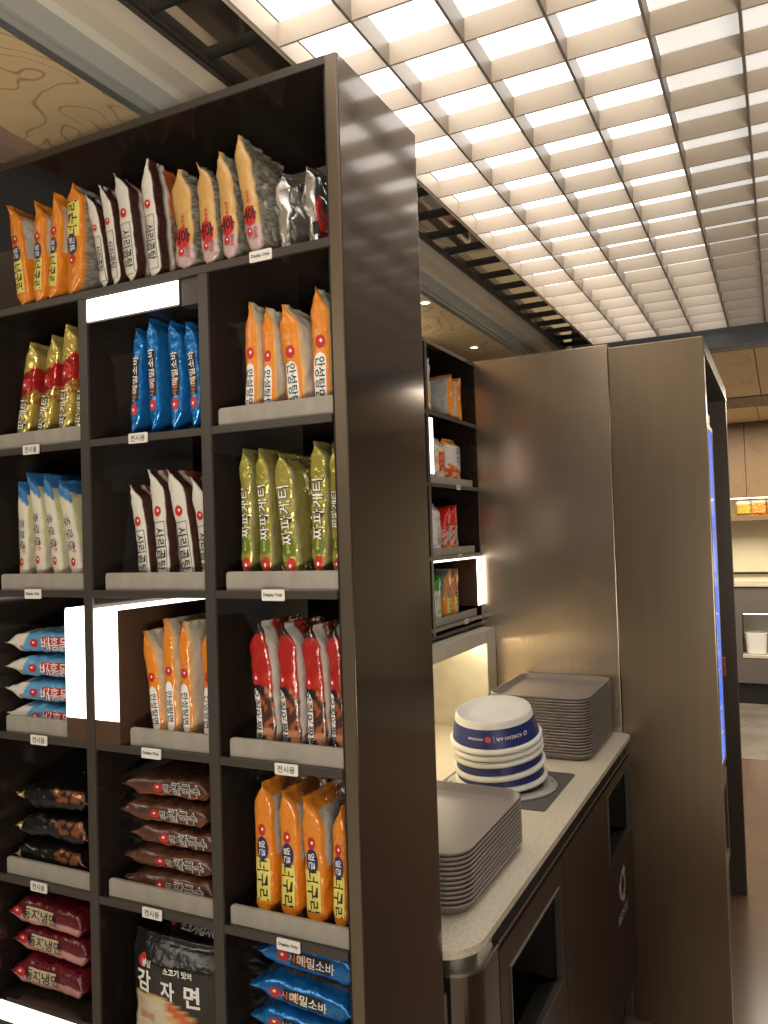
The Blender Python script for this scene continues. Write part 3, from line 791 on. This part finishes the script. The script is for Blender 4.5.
rbox(1.494, 1.966, 1.5385, 1.5465)
rbox(1.0, 1.03, 1.575, 1.77)
REAR = []
def rpack(kind, y, k, T, H, lab, dec=None, yaw=0., lean=0., D=.12, wr=1., group='packets on the side wall shelf', x=None):
    p = pack(kind, T, D, H, dec, None, lab, group, wr)
    z = RS[k] + .0005
    p.matrix_world = Matrix.Translation(((x if x is not None else RX - .028), y, z)) @ Matrix.Rotation(PI / 2 + yaw, 4, 'Z') @ Matrix.Rotation(lean, 4, 'Y')
    V = wverts(p); d = Vector((0, 0, z + .0003 - min(v.z for v in V)))
    mx, ny, xy = max(v.x for v in V), min(v.y for v in V), max(v.y for v in V)
    if mx > RX - .018: d.x = RX - .018 - mx
    if 1.5 < y < 1.6 and k == 2 and ny < 1.527: d.y = 1.527 - ny
    elif y > 1.4 and ny < 1.4915: d.y = 1.4915 - ny
    elif k == 4 and y > 1.4 and xy > 1.92: d.y = 1.92 - xy
    elif y > 1.4 and xy > 1.966: d.y = 1.966 - xy
    p.matrix_world = Matrix.Translation(d) @ p.matrix_world; REAR.append(p)
rpack('clear', 1.575, 1, .05, .195, 'clear and lilac packet at the near end of the top side wall shelf', [], wr=2)
rpack('snack', 1.775, 1, .05, .170, 'orange packet showing its grey back on the top side wall shelf', [], x=-.52, yaw=-.15)
rpack('snack', 1.862, 1, .055, .170, 'orange packet at the far end of the top side wall shelf', [], wr=1.4, x=-.52)
rpack('wred', 1.565, 2, .05, .15, 'white packet with red spots beside the thin light strip', [])
rpack('wred', 1.668, 2, .09, .170, 'cream packet with red picture, middle of the second side wall shelf', [], D=.06)
rpack('bowlred', 1.810, 2, .12, .178, 'white packet with red bowl picture on the second side wall shelf', [('text', '라면', .35, .1, .03, 'ink', None)], D=.06)
rpack('redor', 1.525, 3, .04, .160, 'red packet at the near end of the third side wall shelf', [])
rpack('swhite', 1.605, 3, .085, .185, 'silvery white packet on the third side wall shelf', None, D=.06)
rpack('redor', 1.725, 3, .055, .170, 'red and orange packet beside the silvery white packet', None)
rpack('redor', 1.790, 3, .058, .180, 'red and orange packet at the far end of the third side wall shelf', None)
rpack('green', 1.545, 4, .055, .180, 'green and white packet, near one on the lowest side wall shelf', None)
rpack('green', 1.610, 4, .050, .172, 'green and white packet, far one on the lowest side wall shelf', None)
rpack('neoguri', 1.700, 4, .060, .190, 'orange packet, near one of two on the lowest side wall shelf', None, lean=.08)
rpack('neoguri', 1.775, 4, .050, .186, 'orange packet, far one of two on the lowest side wall shelf', None, lean=.05)
for n, (k, kind) in enumerate(((1, 'snack'), (2, 'redor'), (3, 'olive'), (4, 'squid'))):
    for m_ in range(3):
        rpack(kind, 1.09 + .11 * m_, k, .06, .185, ['clear faced orange', 'red', 'gold', 'dark red'][n] + ' packet in the hidden bay of the side wall shelf, %s' % ('near', 'middle', 'far')[m_], [], group='packets in the bay behind the front shelf')

unclash(REAR)
# ------------------------------------------------------------------ stone niche
ni = root('stone_niche', (-.55, 1.16, .90), 'pale stone niche box with warm inner light standing on the counter', 'lit niche')
bm = bmesh.new()
B(bm, -.735, -.455, .36, 1.968, 1.222, 1.270); obj('top_slab', bm, 'stonewarm', ni)
boxobj('side_slab', (-.735, -.455, 1.868, 1.968, .9004, 1.222), 'stonewarm', ni)
boxobj('side_slab', (-.735, -.455, .36, .46, .9004, 1.222), 'stonewarm', ni)
boxobj('back_slab', (-.735, -.715, .46, 1.868, .9004, 1.222), 'stonewarm', ni)
for y in (.75, 1.1, 1.45):
    boxobj('joint', (-.715, -.7145, y, y + .003, .9004, 1.222), 'lip', ni)
boxobj('light_strip', (-.50, -.485, .47, 1.86, 1.2165, 1.222), 'led', ni)

# ------------------------------------------------------------------ counter
def prism(bm, pts, z0, z1, bev=0.):
    n0 = len(bm.faces)
    loft(bm, [[(x, y, z0) for x, y in pts], [(x, y, z1) for x, y in pts]])
    if bev:
        top = [e for e in bm.edges if abs(e.verts[0].co.z - z1) < 1e-6 and abs(e.verts[1].co.z - z1) < 1e-6]
        bmesh.ops.bevel(bm, geom=top, offset=bev, segments=2, affect='EDGES')
def arc(cx, cy, r, a0, a1, n=12): return [(cx + r * math.cos(a0 + (a1 - a0) * i / n), cy + r * math.sin(a0 + (a1 - a0) * i / n)) for i in range(n + 1)]
pts = [(-.74, .30)] + arc(.042 - .085, .33 + .055, .085, -PI / 2, 0) + arc(.042 - .03, 1.9695 - .03, .03, 0, PI / 2, 8) + [(-.74, 1.9695)]
bm = bmesh.new(); prism(bm, pts, .885, .9000, .003)
tag(obj('worktop', bm, 'stone'), 'speckled cream stone worktop with rounded corner along the side wall', 'worktop')
CX = .030
# rail in the shadow gap
gp = root('worktop_rail', (-.3, 1.1, .83), 'dark recessed rail between stone worktop and brown cabinets', 'rail')
boxobj('recess', (-.73, CX - .025, .50, 1.965, .826, .8845), 'black', gp)
boxobj('channel', (CX - .025, CX - .003, .50, 1.965, .828, .836), 'steel', gp, .001)
# corner post
cp = root('corner_cabinet', (-.05, .40, 0), 'dark rounded cabinet end with steel collar under the worktop corner', 'cabinet')
pts = [(-.72, .345)] + arc(CX - .06, .345 + .06, .06, -PI / 2, 0) + [(CX, .485), (-.72, .485)]
bm = bmesh.new(); prism(bm, pts, FZ, .840, .0015); obj('body', bm, 'panel', cp)
pts = [(-.70, .357)] + arc(CX - .062, .357 + .05, .05, -PI / 2, 0) + [(CX - .012, .485), (-.70, .485)]
bm = bmesh.new(); prism(bm, pts, .840, .8845); obj('collar', bm, 'steel', cp)
pts2 = [(-.72, .343)] + arc(CX - .06, .343 + .062, .062, -PI / 2, 0) + [(CX + .002, .485), (-.72, .485)]
bm = bmesh.new(); prism(bm, pts2, .834, .8405, .001); obj('rim', bm, 'steel', cp)
def front_panel(bm, y0, y1, z0, z1, oy0, oy1, oz0, oz1, x0, x1):
    B(bm, x0, x1, y0, y1, oz1, z1); B(bm, x0, x1, y0, y1, z0, oz0)
    B(bm, x0, x1, y0, oy0, oz0, oz1); B(bm, x0, x1, oy1, y1, oz0, oz1)
def bin_cabinet(y0, y1, oy0, oy1, oz0, oz1, label, ledge):
    r = root('bin_cabinet', (-.3, (y0 + y1) / 2, 0), label, 'cabinet')
    boxobj('carcass', (-.72, CX - .16, y0, y1, .06, .822), 'inner', r)
    bm = bmesh.new(); front_panel(bm, y0 + .0015, y1 - .0015, .06, .822, oy0, oy1, oz0, oz1, CX - .018, CX); obj('front_panel', bm, 'cab', r)
    bm = bmesh.new(); t = .0035
    front_panel(bm, oy0, oy1, oz0, oz1, oy0 + t, oy1 - t, oz0 + t, oz1 - t, CX - .012, CX + .0025); obj('opening_trim', bm, 'steel', r)
    bm = bmesh.new()
    B(bm, CX - .158, CX - .02, oy0 - .004, oy0, oz0, oz1); B(bm, CX - .158, CX - .02, oy1, oy1 + .004, oz0, oz1); B(bm, CX - .158, CX - .02, oy0, oy1, oz1, oz1 + .004)
    obj('chute', bm, 'darkframe', r)
    bm = bmesh.new()
    vs_ = [bm.verts.new(p) for p in ((CX - .001, oy0 + t, oz0 + t), (CX - .001, oy1 - t, oz0 + t), (CX - ledge, oy1 - t, oz0 - .02), (CX - ledge, oy0 + t, oz0 - .02),
                                     (CX - .001, oy0 + t, oz0), (CX - .001, oy1 - t, oz0), (CX - ledge, oy1 - t, oz0 - .025), (CX - ledge, oy0 + t, oz0 - .025))]
    for q in ((0, 1, 2, 3), (7, 6, 5, 4), (0, 4, 5, 1), (1, 5, 6, 2), (2, 6, 7, 3), (3, 7, 4, 0)): bm.faces.new([vs_[i] for i in q])
    obj('sill', bm, 'steel', r)
    boxobj('base', (-.72, CX - .05, y0, y1, FZ, .06), 'inner', r)
    return r
bin_cabinet(.490, .997, .555, .952, .535, .762, 'brown bin cabinet with wide open slot, nearest the shelf', .06)
pc = root('panel_cabinet', (-.3, 1.26, 0), 'plain brown cabinet panel between the two slotted cabinets', 'cabinet')
boxobj('front_panel', (CX - .018, CX, .9985, 1.5275, .06, .822), 'cab', pc); boxobj('carcass', (-.72, CX - .018, .997, 1.529, .06, .822), 'inner', pc)
boxobj('base', (-.72, CX - .05, .997, 1.529, FZ, .06), 'inner', pc)
rc = bin_cabinet(1.529, 1.966, 1.568, 1.940, .572, .795, 'brown recycling cabinet with white printed arrows, beside the bronze wall', .06)
lk = bmesh.new(); lathe(lk, ((.011, 0), (.011, .012), (.007, .014)), (0, 0), 16, 0)
bmesh.ops.rotate(lk, cent=(0, 0, 0), matrix=Matrix.Rotation(PI / 2, 3, 'Y'), verts=lk.verts); bmesh.ops.translate(lk, verts=lk.verts, vec=(CX - .15, 1.66, .655)); obj('lock', lk, 'steel', rc)
# recycling mark: three bent arrows round a triangle
bm = bmesh.new(); yc, zc0 = 1.757, .446
for k in range(3):
    a = PI / 2 + k * 2 * PI / 3
    ca, sa = math.cos(a), math.sin(a)
    def q(u, v): return (CX + .0006, yc + u * ca - v * sa, zc0 + u * sa + v * ca)
    for poly in (((.050, -.012), (.050, .010), (.034, .014), (.034, -.010)), ((.050, .008), (.022, .050), (.008, .040), (.034, .004)),
                 ((.046, -.010), (.020, -.046), (.010, -.032), (.030, -.006))):
        bm.faces.new([bm.verts.new(q(*p_)) for p_ in poly])
    bm.faces.new([bm.verts.new(q(*p_)) for p_ in ((.030, .058), (-.004, .030), (-.010, .062))])
obj('recycling_mark', bm, 'inkwhite', rc, False)
V, Fc = textgeo('RECYCLE', .040, .012)
bm = bmesh.new(); put_faces(bm, [(CX + .0006, 1.755 + p_[0], .357 + p_[1]) for p_ in V], Fc); obj('lettering', bm, 'inkwhite', rc, False)

# trays
def tray_mesh():
    bm = bmesh.new(); w, d = .335, .425
    prof = ((.020, 0), (.011, .003), (.004, .016), (0., .0185), (.0, .0215), (.003, .0222), (.0055, .0205), (.0105, .0065), (.019, .0035))
    rings = []
    for ins, z in prof: rings.append([(x, y, z) for x, y in rrect(w - 2 * ins, d - 2 * ins, .055 - ins * .7, 8)])
    loft(bm, rings, True, True, True)
    bmesh.ops.recalc_face_normals(bm, faces=bm.faces)
    for f in bm.faces:
        if len(f.verts) > 4: f.smooth = False
    me = bpy.data.meshes.new('serving_tray'); bm.to_mesh(me); bm.free(); me.materials.append(M['tray']); return me
TM = tray_mesh()
rt = random.Random(9)
def trays(n, x, y, pitch, where, grp):
    for i in range(n):
        o = bpy.data.objects.new('serving_tray', TM); COL.objects.link(o)
        o.location = (x + rt.uniform(-.0003, .0003), y + rt.uniform(-.0003, .0003), .9004 + i * pitch)
        if i == 0: lab = 'bottom grey brown serving tray of the stack ' + where
        elif i == n - 1: lab = 'top grey brown serving tray of the stack ' + where
        else: lab = 'grey brown serving tray, number %d from the bottom of the stack %s' % (i + 1, where)
        tag(o, lab, 'tray', grp)
trays(12, -.178, .632, .0092, 'nearest the shelf', 'trays in the near stack')
trays(20, -.182, 1.754, .0094, 'against the bronze wall', 'trays in the far stack')

# bowls
bc = (-.205, 1.238)
dp = root('bowl_dispenser', (bc[0], bc[1], .90), 'round grey bowl dispenser ring on dark square plate in the worktop', 'bowl dispenser')
bm = bmesh.new(); pts = rrect(.35, .35, .012, 4); prism(bm, [(bc[0] + x, bc[1] + y) for x, y in pts], .9002, .9025); obj('base_plate', bm, 'plate', dp)
bm = bmesh.new(); lathe(bm, ((.120, .0), (.158, .0), (.160, .004), (.157, .008), (.124, .010), (.120, .008)), bc, 56, .9025, False, False); obj('ring', bm, 'ring', dp)
for k in range(4):
    a = .35 + k * PI / 2
    bm = bmesh.new(); lathe(bm, ((.0045, 0), (.0045, .0015), (.003, .0025)), (bc[0] + .146 * math.cos(a), bc[1] + .146 * math.sin(a)), 12, .9115); obj('screw', bm, 'steel', dp)
HB = .085; BST = []
def bowl(base_z, tilt, tdir, lab, lettering):
    r = root('paper_bowl', (bc[0], bc[1], base_z), lab, 'bowl', 'upturned paper bowls on the dispenser')
    # upside down: rim at z=0 (radius .140), foot at z=HB (radius .120)
    rr_ = lambda h: .1275 - (.1275 - .1080) * h / HB
    bm = bmesh.new()
    prof = [(.1248, .001), (.1305, .0), (.1330, .004), (.1327, .010), (.1290, .0125), (rr_(.018), .0135), (rr_(.03), .03), (rr_(.06), .06), (rr_(.07), .07), (rr_(HB - .003), HB - .003), (rr_(HB) - .001, HB), (rr_(HB) - .004, HB + .0005), (rr_(HB) - .006, HB - .004), (.05, HB - .005), (.012, HB - .0055)]
    lathe(bm, prof, (0, 0), 64, 0, False, True)
    def loc_obj(name, b, m, par):
        bmesh.ops.recalc_face_normals(b, faces=b.faces)
        me = bpy.data.meshes.new(name); b.to_mesh(me); b.free(); me.materials.append(M[m])
        o = bpy.data.objects.new(name, me); COL.objects.link(o); o.parent = par; return o
    loc_obj('bowl_body', bm, 'paper', r)
    bm = bmesh.new(); lathe(bm, [(rr_(h) + .0006, h) for h in (.0150, .03, .05, .066)], (0, 0), 64, 0, False, False)
    bd = loc_obj('blue_band', bm, 'bandblue', r)
    if lettering:
        a0 = math.atan2(-1.02 - bc[1], .557 - bc[0]) + .02
        zc = .041
        def wrap(x, y): # upside down print
            h = zc - y; ang = a0 - x / rr_(h); rad = rr_(h) + .0014
            return (rad * math.cos(ang), rad * math.sin(ang), h)
        bm = bmesh.new()
        for s_, size, xo in (('KOREAN AIR', .0128, -.038), ('NONGSHIM', .0085, .058)):
            V, Fc = textgeo(s_, size, .012); put_faces(bm, [wrap(x + xo, y) for x, y in V], Fc)
        put_faces(bm, [wrap(x, y) for x, y in ((.0048, -.009), (.0056, -.009), (.0056, .009), (.0048, .009))], [(0, 1, 2, 3)])
        # round swirl before the name
        ring = [(-.089 + .0062 * math.cos(2 * PI * i / 16), .0062 * math.sin(2 * PI * i / 16)) for i in range(16)]
        inn = [(-.089 + .0036 * math.cos(2 * PI * i / 16), .0036 * math.sin(2 * PI * i / 16)) for i in range(16)]
        put_faces(bm, [wrap(*p_) for p_ in ring + inn], [(i, (i + 1) % 16, 16 + (i + 1) % 16, 16 + i) for i in range(16) if i not in (4, 12)])
        loc_obj('lettering', bm, 'inkwhite', bd)
        bm = bmesh.new(); put_faces(bm, [wrap(.0215 + .0085 * math.cos(2 * PI * i / 20), .0085 * math.sin(2 * PI * i / 20)) for i in range(20)], [tuple(range(20))])
        loc_obj('emblem', bm, 'redbtn', bd)
    Rm = Matrix.Rotation(math.radians(tdir), 4, Vector((.946, .322, 0))) @ Matrix.Rotation(-math.radians(tilt), 4, Vector((-.322, .946, 0)))
    n = Rm.to_3x3() @ Vector((0, 0, 1))
    if BST: pos = BST[0] + BST[1] * (base_z - BST[2])
    else: pos = Vector((bc[0], bc[1], base_z))
    BST[:] = [pos, n, base_z]
    r.matrix_world = Matrix.Translation(pos) @ Rm
bowl(.9265, 3.5, 4.5, 'white and navy paper bowl at the bottom of the upturned stack', False)
bowl(.9650, 6.4, 7.0, 'white and navy paper bowl second from bottom of the upturned stack', False)
bowl(1.0060, 5.6, 7.6, 'white and navy paper bowl in the middle of the upturned stack', False)
bowl(1.0260, 5.0, 8.2, 'white and navy paper bowl second from top of the upturned stack', False)
bowl(1.0460, 4.2, 8.8, 'topmost upturned paper bowl with white lettering on navy band', True)

# ------------------------------------------------------------------ bronze wall and kiosk
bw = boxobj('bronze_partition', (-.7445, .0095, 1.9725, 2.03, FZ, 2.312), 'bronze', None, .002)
tag(bw, 'tall brushed bronze partition behind the far tray stack', 'partition')
kf = root('kiosk_frame', (.17, 2.5, 0), 'tall bronze housing with deep dark opening, right of the partition', 'kiosk housing')
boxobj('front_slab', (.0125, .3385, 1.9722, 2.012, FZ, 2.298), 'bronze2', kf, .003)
boxobj('top_slab', (.0125, .3385, 2.012, 3.215, 2.236, 2.298), 'darkframe', kf, .001)
boxobj('top_edge', (.3385, .3415, 1.975, 3.215, 2.236, 2.244), 'post', kf)
boxobj('jamb', (.0125, .3385, 3.165, 3.215, FZ, 2.236), 'jamb', kf, .001)
boxobj('back_slab', (.0125, .03, 2.012, 3.165, FZ, 2.236), 'darkframe', kf)
vm = root('vending_kiosk', (.16, 2.5, 0), 'vending kiosk with tall blue screen inside the bronze housing', 'kiosk')
boxobj('body', (.032, .290, 2.015, 2.80, FZ, 2.12), 'farcab', vm, .004)
sc_ = boxobj('screen', (.290, .299, 2.05, 2.745, .66, 2.035), 'screen', vm, .001)
bm = bmesh.new()
for zz in (1.86, 1.60, 1.42, 1.15, 1.02, .86, .76):
    B(bm, .299, .3015, 2.60, 2.66, zz, zz + .012)
obj('screen_icon', bm, 'white', sc_)
bm = bmesh.new(); front_panel(bm, 2.03, 2.765, .63, 2.055, 2.05, 2.745, .66, 2.035, .290, .301); obj('screen_trim', bm, 'steel', vm)
boxobj('product_slot', (.286, .292, 2.2, 2.72, .26, .55), 'black', vm)
bm = bmesh.new(); front_panel(bm, 2.17, 2.75, .22, .60, 2.2, 2.72, .26, .55, .290, .300); obj('slot_trim', bm, 'steel', vm)
boxobj('card_reader', (.290, .312, 2.77, 2.80, .98, 1.06), 'redbtn', vm, .004)

# ------------------------------------------------------------------ far counter, cabinets and packets beyond
fc = root('far_counter', (.4, 7.8, 0), 'grey brown counter with lit niche at the far end of the room', 'counter')
bm = bmesh.new(); B(bm, -.7, .165, 7.6, 7.99, .09, 1.03); B(bm, .90, 3.0, 7.6, 7.99, .09, 1.03); B(bm, .165, .90, 7.6, 7.99, .765, 1.03); B(bm, .165, .90, 7.6, 7.99, .09, .345); obj('body', bm, 'farcab', fc)
boxobj('niche_back', (.165, .90, 7.96, 7.99, .345, .765), 'white', fc)
boxobj('niche_shelf', (.165, .90, 7.595, 7.96, .335, .362), 'stonewarm', fc)
boxobj('plinth', (-.7, 3.0, 7.63, 7.99, FZ, .09), 'inner', fc)
boxobj('top', (-.7, 3.0, 7.58, 7.99, 1.03, 1.05), 'stonewarm', fc)
boxobj('light_strip', (.18, .89, 7.62, 7.64, .757, .765), 'ledfar', fc)
for n, x in enumerate((.285, .52)):
    bm = bmesh.new()
    rings = []
    for ins, z in ((.03, .0), (.012, .006), (.0, .20), (.0, .21), (.008, .21), (.016, .02)):
        rings.append([(x + a, 7.74 + b, .3625 + z) for a, b in rrect(.20 - 2 * ins, .20 - 2 * ins, .04, 5)])
    loft(bm, rings, True, True, False)
    tag(obj('storage_tub', bm, 'white'), 'white square tub in the far counter niche, ' + ('left one' if n == 0 else 'right one at the edge of view'), 'tub', 'white tubs in the far counter')
wc_ = None
for n, (a, b) in enumerate(((-.70, -.22), (-.22, .26), (.26, .74), (.74, 1.22), (1.22, 1.70))):
    r = root('wall_cabinet', ((a + b) / 2, 7.8, 1.9), 'brown plywood wall cabinet over the far shelf, ' + ['leftmost', 'left of the seam', 'right of the seam', 'fourth', 'fifth'][n], 'wall cabinet', 'far plywood wall cabinets')
    boxobj('body', (a + .001, b - .001, 7.64, 7.995, 1.905, 2.638), 'plycab', r)
    boxobj('door', (a + .003, b - .003, 7.62, 7.64, 1.900, 2.632), 'plycab', r, .002)
boxobj('cabinet_light', (-.6, 1.6, 7.72, 7.75, 1.890, 1.9), 'ledfar')
tag(bpy.data.objects['cabinet_light'], 'warm light strip under the far wall cabinets', 'light strip')
ws = boxobj('wall_shelf', (-.7, 1.7, 7.62, 7.99, 1.672, 1.722), 'plycab', None, .002)
tag(ws, 'plywood wall shelf carrying bright snack packets at the far end', 'shelf')
bs = boxobj('backsplash_rail', (-.7, 1.7, 7.96, 7.995, 1.128, 1.150), 'black', None); tag(bs, 'thin dark rail on the cream wall above the far counter', 'rail')
def c_fy(side, s, t, P, sd): return fleck((.45, .42, .05), (.60, .36, .05), P, 55, 0) if t > .3 else (.68, .64, .5)
def c_fo(side, s, t, P, sd): return fleck((.62, .22, .03), (.75, .52, .14), P, 70, .1) if t > .25 else (.68, .62, .5)
def c_fr(side, s, t, P, sd): return fleck((.50, .07, .02), (.55, .26, .08), P, 70, .1) if t > .2 else (.66, .6, .5)
CF.update(fy=c_fy, fo=c_fo, fr=c_fr)
for n, (x, kd, lab) in enumerate(((.225, 'fy', 'yellow green snack packet on the far wall shelf'), (.36, 'fo', 'orange snack packet beside the yellow green one on the far shelf'),
                                 (.495, 'fr', 'red snack packet on the far wall shelf'), (.63, 'fo', 'orange snack packet right of the red one on the far shelf'), (.765, 'fy', 'yellow snack packet at the right end of the far shelf'))):
    p = pack(kd, .130, .05, .160, [], 'film', lab, 'snack packets on the far shelf', 1.2, category='snack packet')
    p.matrix_world = Matrix.Translation((x, 7.66, 1.7225))
